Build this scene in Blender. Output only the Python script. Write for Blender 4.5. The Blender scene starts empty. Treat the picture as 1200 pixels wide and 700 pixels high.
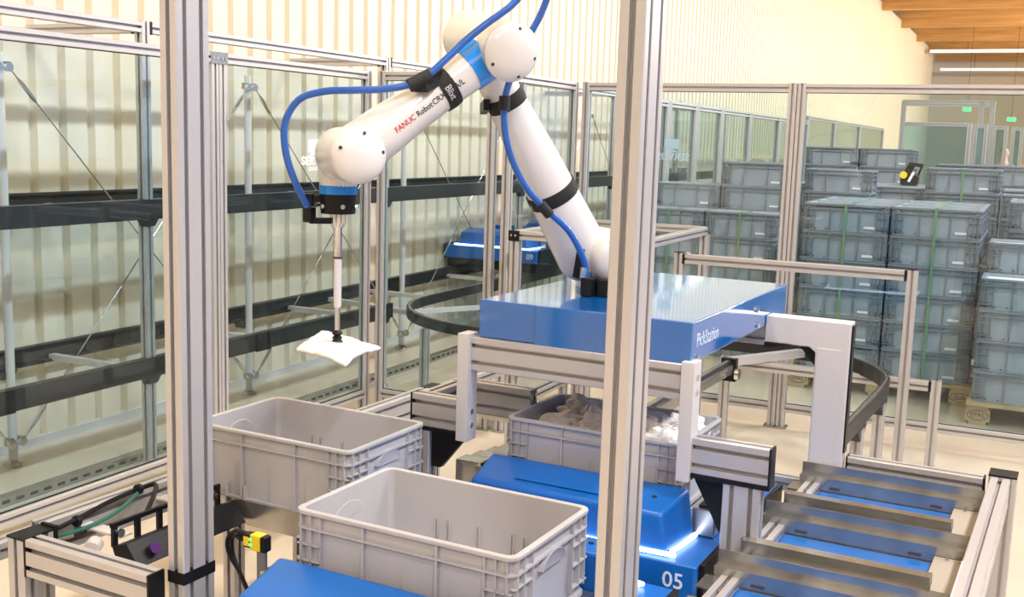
import bpy, bmesh, math, random
from mathutils import Vector, Matrix, noise
random.seed(7)
scn = bpy.context.scene
COL = scn.collection
sin, cos, rad, pi = math.sin, math.cos, math.radians, math.pi

# ------------------------------------------------------------------ camera
YAW, PIT, ROL, FPX, CAMZ = rad(-27.9), rad(8.41), rad(1.75), 1270.0, 1.67
fw = Vector((sin(YAW)*cos(PIT), cos(YAW)*cos(PIT), -sin(PIT)))
rt = fw.cross(Vector((0, 0, 1))).normalized()
up = rt.cross(fw)
rt, up = rt*cos(ROL)+up*sin(ROL), up*cos(ROL)-rt*sin(ROL)
cam_d = bpy.data.cameras.new('camera')
cam_d.sensor_fit = 'HORIZONTAL'; cam_d.sensor_width = 36; cam_d.lens = 36*FPX/1200
cam_d.clip_start = .05; cam_d.clip_end = 300
cam = bpy.data.objects.new('camera', cam_d); COL.objects.link(cam)
m = Matrix((rt, up, -fw)).transposed().to_4x4(); m.translation = Vector((0, 0, CAMZ))
cam.matrix_world = m
scn.camera = cam
# ------------------------------------------------------------------ world, exposure
w = bpy.data.worlds.new('world'); scn.world = w; w.use_nodes = True
w.node_tree.nodes['Background'].inputs[0].default_value = (.52, .66, 1, 1)
w.node_tree.nodes['Background'].inputs[1].default_value = 1.5
scn.view_settings.view_transform = 'Standard'; scn.view_settings.look = 'None'
scn.view_settings.exposure = -0.2; scn.view_settings.gamma = 1
scn.view_settings.use_curve_mapping = False
ROOM = rad(2.3)          # the hall and its fences stand 2.3 degrees off the machine's axes
RM = Matrix.Rotation(ROOM, 4, 'Z')
# ceiling lamp rows (room frame): the lights sit right under the lamp bodies built further down
LAMPS = [(1.9, y) for y in (-4.0, -1.0, 2.0, 5.0, 8.0, 11.0, 14.0)]
LAMPS_SIDE = [(7.5, y) for y in (-3.5, 2.5, 8.5)]
LAMPS_WARM = [(-2.0, -4.0), (.6, -4.0), (-2.0, 2.6), (-2, 8.5)]
LAMPS_FAR_FILL = [(x, y) for y in (20, 28, 36, 44) for x in (4.5, )]  # added row, kept out of view, to brighten the distant walls
LAMP_Z = 5.25
TILT = rad(42)
def area(x, y, sx, sy, e, col, tilt=0):
    l = bpy.data.lights.new('lamp_light', 'AREA'); l.shape = 'RECTANGLE'; l.size = sx; l.size_y = sy
    l.energy = e; l.color = col
    o = bpy.data.objects.new('lamp_light', l); COL.objects.link(o)
    o.matrix_world = RM @ Matrix.Translation((x, y, LAMP_Z)) @ Matrix.Rotation(tilt, 4, 'Y') @ Matrix.Translation((0, 0, -.035))
for x, y in LAMPS: area(x, y, .2, 1.2, 185, (.98, .96, .98), TILT)
for x, y in LAMPS_SIDE: area(x, y, .2, 1.2, 50, (1, .9, .75))
for x, y in LAMPS_WARM: area(x, y, .2, 1.2, 120, (1, .80, .56))
for x, y in LAMPS_FAR_FILL: area(x, y, .4, 3.5, 1000, (1, .9, .75), TILT)

# ------------------------------------------------------------------ materials
def mat(name, col, rough=.5, metal=0, noise_amt=0, scale=20, coat=0, emit=None, es=0, bump=0, stretch=None, spec=.5):
    M = bpy.data.materials.new(name); M.use_nodes = True
    nt = M.node_tree; b = nt.nodes['Principled BSDF']
    b.inputs['Base Color'].default_value = (*col, 1); b.inputs['Roughness'].default_value = rough
    b.inputs['Metallic'].default_value = metal; b.inputs['Coat Weight'].default_value = coat
    b.inputs['Specular IOR Level'].default_value = spec
    if coat: b.inputs['Coat Roughness'].default_value = .06
    if emit: b.inputs['Emission Color'].default_value = (*emit, 1); b.inputs['Emission Strength'].default_value = es
    if noise_amt or bump:
        tc = nt.nodes.new('ShaderNodeTexCoord'); mp = nt.nodes.new('ShaderNodeMapping')
        nt.links.new(tc.outputs['Object'], mp.inputs[0])
        if stretch: mp.inputs['Scale'].default_value = stretch
        n = nt.nodes.new('ShaderNodeTexNoise'); n.inputs['Scale'].default_value = scale; n.inputs['Detail'].default_value = 4
        nt.links.new(mp.outputs[0], n.inputs['Vector'])
        if noise_amt:
            r = nt.nodes.new('ShaderNodeValToRGB')
            r.color_ramp.elements[0].position = .3; r.color_ramp.elements[1].position = .7
            r.color_ramp.elements[0].color = (*[c*(1-noise_amt) for c in col], 1)
            r.color_ramp.elements[1].color = (*[min(1, c*(1+noise_amt*.5)) for c in col], 1)
            nt.links.new(n.outputs['Fac'], r.inputs[0]); nt.links.new(r.outputs[0], b.inputs['Base Color'])
        if bump:
            bp = nt.nodes.new('ShaderNodeBump'); bp.inputs['Strength'].default_value = bump; bp.inputs['Distance'].default_value = .01
            nt.links.new(n.outputs['Fac'], bp.inputs['Height']); nt.links.new(bp.outputs[0], b.inputs['Normal'])
    return M
def glass_mat(name, tint):
    M = bpy.data.materials.new(name); M.use_nodes = True
    nt = M.node_tree; nt.nodes.remove(nt.nodes['Principled BSDF'])
    t = nt.nodes.new('ShaderNodeBsdfTransparent'); t.inputs[0].default_value = (*tint, 1)
    g = nt.nodes.new('ShaderNodeBsdfGlossy'); g.inputs['Roughness'].default_value = .02
    lw = nt.nodes.new('ShaderNodeLayerWeight'); lw.inputs[0].default_value = .5
    pw = nt.nodes.new('ShaderNodeMath'); pw.operation = 'POWER'; pw.inputs[1].default_value = 4.5
    nt.links.new(lw.outputs['Facing'], pw.inputs[0])
    f = nt.nodes.new('ShaderNodeMath'); f.operation = 'MULTIPLY_ADD'; f.inputs[1].default_value = .6; f.inputs[2].default_value = .045
    nt.links.new(pw.outputs[0], f.inputs[0])
    mx = nt.nodes.new('ShaderNodeMixShader')
    nt.links.new(f.outputs[0], mx.inputs[0]); nt.links.new(t.outputs[0], mx.inputs[1]); nt.links.new(g.outputs[0], mx.inputs[2])
    nt.links.new(mx.outputs[0], nt.nodes['Material Output'].inputs[0])
    return M
ALU = mat('anodised_aluminium', (.56, .55, .56), .36, .5)
ALUP = mat('painted_light_aluminium', (.66, .65, .66), .4, .2)
GALV = mat('galvanised_steel', (.43, .43, .41), .24, .85, .2, 14)
STEEL = mat('polished_steel', (.75, .75, .75), .2, 1)
BLACK = mat('black_plastic', (.008, .008, .010), .4, spec=.25)
RAILB = mat('black_rail', (.022, .023, .026), .42, .2)
BLUE = mat('blue_gloss_paint', (.002, .13, .46), .12, 0, coat=1, spec=.6)
BLUES = mat('blue_satin_shell', (.005, .125, .49), .33, 0, bump=.02, scale=60)
BLUEM = mat('blue_ring', (.008, .22, .72), .3)
BLUEC = mat('blue_hose', (.015, .10, .42), .28, coat=.3)
BLUED = mat('blue_panel', (.01, .14, .50), .25, coat=.3)
ROBW = mat('robot_white', (.68, .665, .65), .22, 0, coat=.35)
CRATE = mat('grey_crate_plastic', (.44, .435, .455), .42, 0, .03, 8)
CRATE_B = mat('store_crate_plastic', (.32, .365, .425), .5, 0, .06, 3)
CRATE_SHADE = mat('store_crate_shaded', (.205, .24, .29), .5)  # darker copy of the crate plastic: shade on rim and ribs put into the colour
WHITE = mat('white_print', (.9, .9, .9), .5)
LABELW = mat('white_label', (.85, .85, .84), .5)
DARK = mat('dark_hole', (.03, .03, .035), .7)
RED = mat('red_print', (.55, .03, .04), .5)
GREYP = mat('grey_print', (.45, .45, .48), .6)
LETTER = mat('pale_blue_print', (.70, .78, .92), .4)
YELLOW = mat('yellow_plastic', (.85, .62, .02), .35)
GREENL = mat('green_led', (.02, .3, .05), .4, emit=(.1, 1, .25), es=2.5)
LED = mat('white_led', (1, 1, 1), .4, emit=(.85, .92, 1), es=4.5)
PACKW = mat('white_film', (.88, .86, .84), .35, 0, bump=.4, scale=26)
PACKB = mat('clear_beige_film', (.62, .57, .52), .3, 0, .2, 9, bump=.6)
PAPER = mat('kraft_wrap', (.52, .46, .41), .55, 0, .15, 9, bump=.4)
WOODP = mat('pallet_wood', (.50, .36, .20), .75, 0, .3, 6, stretch=(1, 8, 8))
WOODB = mat('glulam_beam', (.52, .29, .10), .55, 0, .25, 1.3, stretch=(.6, 8, 8))
WOODC = mat('ceiling_board', (.48, .29, .12), .6, 0, .2, 1.5, stretch=(.5, 6, 6))
WALL = mat('cream_cladding', (.745, .675, .54), .45, 0, .03, .8)
WALLF = mat('tan_wall', (.74, .62, .42), .7, 0, .08, .4)
FLOOR = mat('sealed_cream_floor', (.68, .59, .465), .22, 0, .10, 1.2, bump=.01)
GREENS = mat('green_packing_strap', (.16, .30, .17), .5)
PURPLE = mat('purple_lens', (.05, .01, .12), .1, coat=1)
GLASS = glass_mat('green_tinted_glass', (.845, .925, .95))
GLASSF = glass_mat('far_glass', (.82, .92, .93))
GLASSB = glass_mat('blue_tinted_glass', (.66, .82, .87))
BEIGE = mat('beige_mount_plate', (.36, .32, .26), .5)
SKIN = mat('skin', (.62, .36, .27), .5)
CLOTH = mat('pink_shirt', (.66, .42, .38), .8)
TROUS = mat('dark_trousers', (.05, .055, .08), .8)
HAIR = mat('brown_hair', (.07, .04, .025), .7)
CABLEG = mat('green_cable', (.02, .13, .10), .4)
FAB = mat('webbing_black', (.01, .01, .012), .75, bump=.3, scale=200)
SCREEN = mat('exit_sign_green', (.02, .35, .08), .4, emit=(.1, 1, .3), es=1.6)
STRIPM = mat('strip_diffuser', (.9, .9, .9), .5, emit=(1, .9, .8), es=.8)
LAMPM = mat('lamp_diffuser', (1, 1, 1), .5, emit=(1, .93, .8), es=4)

# ------------------------------------------------------------------ mesh helpers
class MB:
    def __init__(s): s.v = []; s.f = []; s.smooth = False
    def add(s, vs, fs):
        n = len(s.v); s.v += [tuple(v) for v in vs]; s.f += [tuple(i+n for i in f) for f in fs]; return s
    def box(s, x0, x1, y0, y1, z0, z1):
        return s.add([(x0,y0,z0),(x1,y0,z0),(x1,y1,z0),(x0,y1,z0),(x0,y0,z1),(x1,y0,z1),(x1,y1,z1),(x0,y1,z1)],
                     [(0,3,2,1),(4,5,6,7),(0,1,5,4),(1,2,6,5),(2,3,7,6),(3,0,4,7)])
    def hexa(s, b, t):      # bottom quad, top quad
        return s.add(list(b)+list(t), [(0,3,2,1),(4,5,6,7),(0,1,5,4),(1,2,6,5),(2,3,7,6),(3,0,4,7)])
    def prism(s, poly, axis, a0, a1):
        n = len(poly)
        def P(u, v, a): return {'x': (a, u, v), 'y': (u, a, v), 'z': (u, v, a)}[axis]
        vs = [P(u, v, a0) for u, v in poly]+[P(u, v, a1) for u, v in poly]
        fs = [tuple(range(n)), tuple(range(2*n-1, n-1, -1))]
        fs += [(i, i+n, (i+1) % n+n, (i+1) % n) for i in range(n)]
        return s.add(vs, fs)
    def ring(s, outer, inner, z0, z1):        # outer / inner: same-length loops; each may be (loop at z0, loop at z1)
        o0, o1 = outer if isinstance(outer[0][0], (tuple, list)) else (outer, outer)
        i0, i1 = inner if isinstance(inner[0][0], (tuple, list)) else (inner, inner)
        n = len(o0)
        vs = [(x, y, z0) for x, y in o0]+[(x, y, z1) for x, y in o1]+[(x, y, z0) for x, y in i0]+[(x, y, z1) for x, y in i1]
        fs = []
        for k in range(n):
            j = (k+1) % n
            fs += [(k, j, n+j, n+k), (2*n+j, 2*n+k, 3*n+k, 3*n+j), (n+k, n+j, 3*n+j, 3*n+k), (j, k, 2*n+k, 2*n+j)]
        return s.add(vs, fs)
    def tube(s, pts, r, n=12, caps=True):
        pts = [Vector(p) for p in pts]; m = len(pts)
        rr = [r]*m if not isinstance(r, (list, tuple)) else list(r)
        t = [(pts[min(i+1, m-1)]-pts[max(i-1, 0)]).normalized() for i in range(m)]
        ref = Vector((0, 0, 1)) if abs(t[0].z) < .9 else Vector((1, 0, 0))
        u = t[0].cross(ref).normalized(); vs = []
        for i in range(m):
            u = (u-t[i]*u.dot(t[i])).normalized(); b = t[i].cross(u)
            for k in range(n):
                a = 2*pi*k/n; vs.append(pts[i]+(u*cos(a)+b*sin(a))*rr[i])
        fs = [(i*n+k, i*n+(k+1) % n, (i+1)*n+(k+1) % n, (i+1)*n+k) for i in range(m-1) for k in range(n)]
        if caps: fs += [tuple(range(n-1, -1, -1)), tuple((m-1)*n+k for k in range(n))]
        s.smooth = True
        return s.add(vs, fs)
    def sweep(s, pts, w, h):                  # rectangular bar along a path in plan, w across, h high (pts = top centre)
        pts = [Vector(p) for p in pts]; m = len(pts); vs = []
        for i in range(m):
            t = (pts[min(i+1, m-1)]-pts[max(i-1, 0)]); t.z = 0; t.normalize(); n = Vector((t.y, -t.x, 0))
            for a, z in ((-w/2, -h), (w/2, -h), (w/2, 0), (-w/2, 0)): vs.append(pts[i]+n*a+Vector((0, 0, z)))
        fs = [(i*4+k, i*4+(k+1) % 4, (i+1)*4+(k+1) % 4, (i+1)*4+k) for i in range(m-1) for k in range(4)]
        fs += [(3, 2, 1, 0), tuple((m-1)*4+k for k in range(4))]
        return s.add(vs, fs)
    def bar(s, a, b, w, h):                   # box between two points
        a, b = Vector(a), Vector(b); t = (b-a).normalized()
        ref = Vector((0, 0, 1)) if abs(t.z) < .95 else Vector((0, 1, 0))
        u = t.cross(ref).normalized()*w/2; v = u.normalized().cross(t)*h/2
        q = lambda p: [p-u-v, p+u-v, p+u+v, p-u+v]
        return s.add(q(a)+q(b), [(3,2,1,0),(4,5,6,7),(0,1,5,4),(1,2,6,5),(2,3,7,6),(3,0,4,7)])
    def disc(s, c, nrm, r, th, n=16):
        c = Vector(c); d = Vector(nrm).normalized()*th
        sm = s.smooth; s.tube([c, c+d], r, n); s.smooth = sm; return s
    def build(s, name, material, parent=None, bevel=0, origin=None, frame='S', segs=2, sub=0):
        o0 = Vector(ORIG[parent.name]) if parent else Vector(origin or (0, 0, 0))
        me = bpy.data.meshes.new(name)
        me.from_pydata([tuple(Vector(v)-o0) for v in s.v], [], s.f); me.update()
        bm = bmesh.new(); bm.from_mesh(me); bmesh.ops.recalc_face_normals(bm, faces=bm.faces); bm.to_mesh(me); bm.free()
        me.materials.append(material)
        o = bpy.data.objects.new(name, me); COL.objects.link(o)
        if parent: o.parent = parent
        else:
            o.location = o0
            if frame == 'R': o.matrix_world = RM @ Matrix.Translation(o0)
        ORIG[o.name] = tuple(o0)
        if s.smooth or bevel or sub: me.polygons.foreach_set('use_smooth', [True]*len(me.polygons))
        if bevel:
            b = o.modifiers.new('bevel', 'BEVEL'); b.width = bevel; b.segments = segs; b.limit_method = 'ANGLE'; b.angle_limit = rad(35)
        if sub:
            b = o.modifiers.new('sub', 'SUBSURF'); b.levels = sub; b.render_levels = sub
        if (s.smooth or bevel) and not sub:
            b = o.modifiers.new('norm', 'WEIGHTED_NORMAL') if bevel else None
            try: me.set_sharp_from_angle(angle=rad(40))
            except Exception: pass
        return o
ORIG = {}
def tag(o, label=None, cat=None, group=None, kind=None):
    if label: o['label'] = label
    if cat: o['category'] = cat
    if group: o['group'] = group
    if kind: o['kind'] = kind
    return o
def thing(name, origin, label, cat, group=None, frame='S'):
    o = bpy.data.objects.new(name, None); COL.objects.link(o); o.empty_display_size = .1
    o.matrix_world = (RM if frame == 'R' else Matrix()) @ Matrix.Translation(origin)
    ORIG[o.name] = tuple(origin)
    return tag(o, label, cat, group)
def copy_thing(root, offset, label=None, rotz=0, frame='S', base=None):
    r = root.copy(); COL.objects.link(r)
    o0 = Vector(base if base else ORIG[root.name])+Vector(offset)
    r.matrix_world = (RM if frame == 'R' else Matrix()) @ Matrix.Translation(o0) @ Matrix.Rotation(rotz, 4, 'Z')
    ORIG[r.name] = tuple(o0)
    if label: r['label'] = label
    for c in list(root.children):
        d = c.copy(); COL.objects.link(d); d.parent = r
        for g in list(c.children):
            e = g.copy(); COL.objects.link(e); e.parent = d
    return r
def slot_outline(w, h, nw, nh, op=.0125, dp=.019, wd=.028, lip=.003):
    """T-slot profile outline centred on 0: nw slots along the w sides, nh along the h sides"""
    pts = []
    def side(p0, d, nrm, L, n):
        for k in range(n):
            c = L*(k+.5)/n
            for a, b in ((-op/2, 0), (-op/2, lip), (-wd/2, lip), (-wd/2, dp), (wd/2, dp), (wd/2, lip), (op/2, lip), (op/2, 0)):
                pts.append((p0[0]+d[0]*(c+a)+nrm[0]*b, p0[1]+d[1]*(c+a)+nrm[1]*b))
    c = .002
    pts.append((-w/2+c, -h/2)); side((-w/2, -h/2), (1, 0), (0, 1), w, nw); pts.append((w/2-c, -h/2))
    pts.append((w/2, -h/2+c)); side((w/2, -h/2), (0, 1), (-1, 0), h, nh); pts.append((w/2, h/2-c))
    pts.append((w/2-c, h/2)); side((w/2, h/2), (-1, 0), (0, -1), w, nw); pts.append((-w/2+c, h/2))
    pts.append((-w/2, h/2-c)); side((-w/2, h/2), (0, -1), (1, 0), h, nh); pts.append((-w/2, -h/2+c))
    return pts
def profile(name, parent, axis, a0, a1, cu, cv, su, sv, material=None, u=.05):
    """aluminium T-slot bar; (u,v) = the two other axes in xyz order"""
    nw, nh = max(1, round(su/u)), max(1, round(sv/u))
    poly = [(cu+x, cv+y) for x, y in slot_outline(su, sv, nw, nh)]
    return MB().prism(poly, axis, a0, a1).build(name, material or ALU, parent)
def text_mesh(body, size, extrude=.0004, bold=0):
    c = bpy.data.curves.new('t', 'FONT'); c.body = body; c.size = size; c.extrude = extrude; c.offset = bold
    c.align_x = 'CENTER'; c.align_y = 'CENTER'; c.resolution_u = 3
    o = bpy.data.objects.new('t', c); COL.objects.link(o)
    dg = bpy.context.evaluated_depsgraph_get(); dg.update()
    me = bpy.data.meshes.new_from_object(o.evaluated_get(dg))
    bpy.data.objects.remove(o); bpy.data.curves.remove(c)
    return me
def text_obj(name, body, size, pos, right, upv, material, parent, sx=1, bold=0, extrude=.0004):
    me = text_mesh(body, size, extrude, bold)
    o0 = Vector(ORIG[parent.name]); r = Vector(right).normalized(); u_ = Vector(upv).normalized(); n = r.cross(u_)
    for v in me.vertices: v.co = Vector(pos)-o0+r*v.co.x*sx+u_*v.co.y+n*v.co.z
    me.materials.clear(); me.materials.append(material)
    o = bpy.data.objects.new(name, me); COL.objects.link(o); o.parent = parent; ORIG[o.name] = tuple(o0)
    return o
def catmull(pts, k=6):
    P = [Vector(p) for p in pts]; out = []
    for i in range(len(P)-1):
        a, b, c, d = P[max(i-1, 0)], P[i], P[i+1], P[min(i+2, len(P)-1)]
        for j in range(k):
            t = j/k; out.append(.5*((2*b)+(c-a)*t+(2*a-5*b+4*c-d)*t*t+(3*b-a-3*c+d)*t**3))
    return out+[P[-1]]
def rrect(x0, x1, y0, y1, r, k=4):
    pts = []
    for cx, cy, a0 in ((x1-r, y0+r, -90), (x1-r, y1-r, 0), (x0+r, y1-r, 90), (x0+r, y0+r, 180)):
        for j in range(k+1):
            a = rad(a0+90*j/k); pts.append((cx+r*cos(a), cy+r*sin(a)))
    return pts

# ================================================================== THE HALL (room frame)
def struct(mb, name, material, **k): return tag(mb.build(name, material, frame='R', **k), kind='structure')
struct(MB().box(-9, 16, -10, 60, -.2, 0), 'floor', FLOOR)
# corrugated cladding, one continuous profiled sheet
prof = []; y = -6.0; XW = -4.6
while y < 51.0:
    prof += [(XW, y), (XW, y+.132), (XW-.038, y+.145), (XW-.038, y+.175)]; y += .188
prof += [(XW-.15, y), (XW-.15, -6.0)]
struct(MB().prism(prof, 'z', 0, 5.95), 'wall_left', WALL)
struct(MB().box(XW-.03, XW+.012, -6, 51, 0, .05), 'baseboard_left', ALUP)
struct(MB().box(-9, 16, 56, 56.3, 0, 8), 'wall_far', WALLF)
mb = MB().box(-9, 16, -10.3, -10, 0, 7)
struct(mb, 'wall_back', WALLF)
mb = MB().box(13, 13.3, -10, 56, 0, .9).box(13, 13.3, -10, 56, 4.9, 7)
for yy in range(-10, 57, 6): mb.box(13, 13.3, yy-.4, yy+.4, .9, 4.9)
struct(mb, 'wall_right', WALLF)
cl = struct(MB().box(-9, 16, -10, 57, 6.35, 6.5), 'ceiling', WOODC)
for k, yy in enumerate([-5+4.9*i for i in range(13)]):
    tag(MB().box(-4.75, 15.5, yy-.13, yy+.13, 5.72, 6.36).build('beam', WOODB, cl, bevel=.02))
# ceiling lamps
def lamp(x, y, sx, sy, label, group, tilt=0):
    t = thing('ceiling_lamp', (x, y, LAMP_Z), label, 'ceiling lamp', group, 'R')
    t.matrix_world = t.matrix_world @ Matrix.Rotation(tilt, 4, 'Y')
    MB().box(x-sx/2, x+sx/2, y-sy/2, y+sy/2, LAMP_Z, LAMP_Z+.07).build('housing', ALUP, t, bevel=.01)
    MB().box(x-sx/2+.02, x+sx/2-.02, y-sy/2+.02, y+sy/2-.02, LAMP_Z-.02, LAMP_Z).build('diffuser', LAMPM, t)
    for yy in (y-sy*.35, y+sy*.35): MB().tube([(x, yy, LAMP_Z+.07), (x, yy, LAMP_Z+(1.48 if tilt else 1.1))], .006, 6).build('hanger', STEEL, t)
for x, y in LAMPS+LAMPS_SIDE: lamp(x, y, .26, 1.26, 'long white lamp hung above the machine hall, outside the picture', 'ceiling lamps over the machine', TILT if x < 3 else 0)
for x, y in LAMPS_WARM: lamp(x, y, .26, 1.26, 'warm lamp hung straight above the aisle, outside the picture', 'warm ceiling lamps')
for x, y in LAMPS_FAR_FILL: lamp(x, y, .45, 3.6, 'added lamp out of view, tilted to brighten the far walls', 'added fill lamps deep in the hall', TILT)
# light strips across the far bays
for yy, zz, lb in ((47.2, 5.55, 'upper thin white light strip between the far roof beams'), (52.5, 5.2, 'lower thin white light strip under the last roof beam')):
    t = thing('strip_lamp', (4, yy, zz), lb, 'strip lamp', None, 'R')
    MB().box(-4.4, 12, yy-.08, yy+.08, zz, zz+.14).build('housing', ALUP, t)
    MB().box(-4.38, 11.9, yy-.1, yy-.08, zz+.02, zz+.12).build('diffuser', STRIPM, t)
    for k in range(4): MB().tube([(-3+k*4, yy, zz+.14), (-3+k*4, yy, 6.4)], .01, 6).build('hanger', BLACK, t)

# ================================================================== GLASS FENCES (room frame)
FH = 2.03
def fence_bay(axis, c, a0, a1, label, h=FH, glass=GLASS, pw=.048, group='glazed safety fence bays', zb=.10):
    """one framed glass module; axis 'y': plane x=c, axis 'x': plane y=c"""
    mid = (a0+a1)/2
    org = (c, mid, 0) if axis == 'y' else (mid, c, 0)
    t = thing('fence_bay', org, label, 'fence', group, 'R')
    for a in (a0+pw/2, a1-pw/2):
        cu, cv = (c, a) if axis == 'y' else (a, c)
        profile('post', t, 'z', .012, h, cu, cv, pw, pw)
        MB().box(cu-.04, cu+.04, cv-.04, cv+.04, 0, .012).build('foot_plate', GALV, t)
        cap = MB().box(cu-pw/2, cu+pw/2, cv-pw/2, cv+pw/2, h, h+.004); cap.build('end_cap', BLACK if h < 1.9 else ALUP, t)
    for z in (h-.026, zb+.025):
        profile('rail', t, axis, a0+pw, a1-pw, c, z, pw, .05)
    b = MB()
    if axis == 'y': b.box(c-.003, c+.003, a0+pw-.008, a1-pw+.008, zb+.045, h-.046)
    else: b.box(a0+pw-.008, a1-pw+.008, c-.003, c+.003, zb+.045, h-.046)
    b.build('glass_pane', glass, t)
    g = MB()                                   # dark rubber seal round the pane
    for z in (zb+.05, h-.0515):
        if axis == 'y': g.box(c-.006, c+.006, a0+pw, a1-pw, z-.002, z+.002)
        else: g.box(a0+pw, a1-pw, c-.006, c+.006, z-.002, z+.002)
    tag(g.build('seal', BLACK, t), kind='stuff')
    return t
FX = -3.55
fb1 = fence_bay('y', FX, 1.9, 4.085, 'nearest glass fence bay, left of the thick front post')
fb2 = fence_bay('y', FX, 4.09, 5.40, 'glass fence bay behind the robot gripper, with white lettering')
fb3 = fence_bay('x', 5.44, -3.50, -2.735, 'short glass fence bay seen below the robot forearm')
fb4 = fence_bay('y', -2.66, 5.42, 6.38, 'narrow glass fence bay right of the robot upper arm')
fb5 = fence_bay('x', 6.42, -2.62, -1.295, 'glass fence bay with mirrored lettering, left of the double post')
fb6 = fence_bay('x', 6.42, -1.29, .75, 'wide glass fence bay in front of the crate stacks at the right')
# corner joint plate on the first double post
pl = MB().box(FX+.024, FX+.028, 4.03, 4.145, FH-.055, FH).build('joint_plate', GALV, fb1)
for yy in (4.045, 4.07, 4.105, 4.13): MB().disc((FX+.028, yy, FH-.03), (1, 0, 0), .007, .004, 10).build('screw', STEEL, fb1)
# white lettering and mark on the pane behind the gripper (seen from inside)
text_obj('lettering', 'SERVUS', .060, (FX+.005, 4.875, 1.515), (0, 1, 0), (0, 0, 1), WHITE, fb2, 1.25, .0016)
text_obj('small_lettering', 'SERVE TE', .028, (FX+.005, 4.875, 1.472), (0, 1, 0), (0, 0, 1), WHITE, fb2, 1.1)
MB().box(FX+.0035, FX+.0045, 4.815, 4.925, 1.56, 1.63).build('emblem', WHITE, fb2)
MB().prism([(4.82, 1.545), (4.84, 1.558), (4.87, 1.563), (4.90, 1.558), (4.92, 1.545), (4.91, 1.54), (4.87, 1.55), (4.83, 1.54)], 'x', FX+.0035, FX+.0045).build('emblem', WHITE, fb2)
# fence line deeper in the hall
FY = [8.0, 9.15, 10.0, 10.9, 12.1, 13.6, 15.4, 17.6, 20.2, 23.4]
names = ['nearest bay of the far fence, partly behind the front post', 'far glass fence bay left of the stacked crates, second', 'far glass fence bay above the tall crate stack', 'far glass fence bay beside the double post', 'far glass fence bay right of the double post', 'far glass fence bay above the tall pale crate block', 'far glass fence bay over the right end of the pale block', 'far glass fence bay just before the blue screens', 'farthest bay of the receding glass fence']
far = []
for i in range(9):
    far.append(fence_bay('y', -2.95, FY[i], FY[i+1]-.01, names[i], 2.03+(.07 if i > 5 else 0), GLASSF, .055, 'receding glass fence bays in the background'))
text_obj('lettering', 'SERVUS', .062, (-2.02, 6.425, 1.585), (-1, 0, 0), (0, 0, 1), LETTER, fb5, 1.0, .0012)
MB().box(-2.075, -1.985, 6.4235, 6.4245, 1.635, 1.695).build('emblem', LETTER, fb5)
MB().prism([(-2.065, 1.618), (-2.05, 1.628), (-2.03, 1.632), (-2.01, 1.628), (-1.995, 1.618), (-2.003, 1.614), (-2.03, 1.622), (-2.057, 1.614)], 'y', 6.4235, 6.4245).build('emblem', LETTER, fb5)
fence_bay('x', 15.6, -1.75, -.85, 'blue-tinted glass screen far behind the crate stacks', 2.05, GLASSB, .06, 'blue glass screens far back')
for i, (x0, x1) in enumerate(((-.82, -.64), (-.62, -.42), (-.40, -.24))):
    fence_bay('x', 16.4+i*.6, x0*1.06, x1*1.08, 'narrow blue-tinted glass screen, %s from the wide one' % ('first', 'second', 'third')[i], 2.05, GLASSB, .05, 'blue glass screens far back')
t = thing('portal_frame', (-1.6, 19.5, 0), 'pale rectangular frame standing above the far glass screens', 'frame', None, 'R')
for x in (-2.15, -.95, -.78): profile('post', t, 'z', 0, 2.5, x, 19.5, .08, .08)
profile('beam', t, 'x', -2.15, -.78, 19.5, 2.46, .08, .10)

# ================================================================== TWO-LEVEL TRACK ALONG THE WALL (room frame)
t = thing('track_rack', (-4.15, 3.9, 0), 'two-level black rail track on light posts along the corrugated wall', 'rail track', None, 'R')
BX, FXR = -4.42, -3.84
fy = [1.85, 3.92, 6.03, 8.1, 10.2, 12.3, 14.4]; by = [1.8, 3.6, 5.38, 7.22, 9.1, 11.0, 13, 15]
for yy in fy:
    profile('post', t, 'z', .03, 2.16, FXR, yy, .05, .05)
    MB().tube([(FXR, yy, 0), (FXR, yy, .012), (FXR, yy, .03)], [.045, .04, .012], 14).build('foot', GALV, t)
    profile('top_beam', t, 'x', XW+.02, FXR-.025, yy, 2.13, .045, .05)
    MB().box(FXR-.045, FXR-.025, yy-.026, yy+.026, 2.10, 2.16).build('bracket', BLACK, t)
for i in range(len(fy)-1):
    profile('top_beam', t, 'y', fy[i]+.025, fy[i+1]-.025, FXR, 2.13, .045, .05)
    MB().box(FXR-.026, FXR+.026, fy[i]+.025, fy[i]+.04, 2.10, 2.16).build('bracket', BLACK, t)
for yy in by:
    MB().tube([(BX, yy, .03), (BX, yy, 2.0)], .022, 12).build('post', ALUP, t)
    MB().tube([(BX, yy, 0), (BX, yy, .012), (BX, yy, .035)], [.05, .045, .012], 14).build('foot', GALV, t)
def channel(xc, z, h, s, y0, y1, name='black_rail'):   # C-channel, open side facing s
    d = .045
    poly = [(xc, z-h), (xc+s*d, z-h), (xc+s*d, z-h+.012), (xc+s*.012, z-h+.014), (xc+s*.012, z-.014), (xc+s*d, z-.012), (xc+s*d, z), (xc, z)]
    if s < 0: poly = poly[::-1]
    return MB().prism(poly, 'y', y0, y1).build(name, RAILB, t)
Y1 = 15.0
for zt in (.56, 1.33):
    channel(-4.52, zt, .095, 1, 0.5, Y1); channel(-3.80, zt, .095, -1, .5, Y1 if zt > 1 else 6.1)
    if zt < 1: channel(-3.80, zt, .095, -1, 7.6, Y1)
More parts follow.
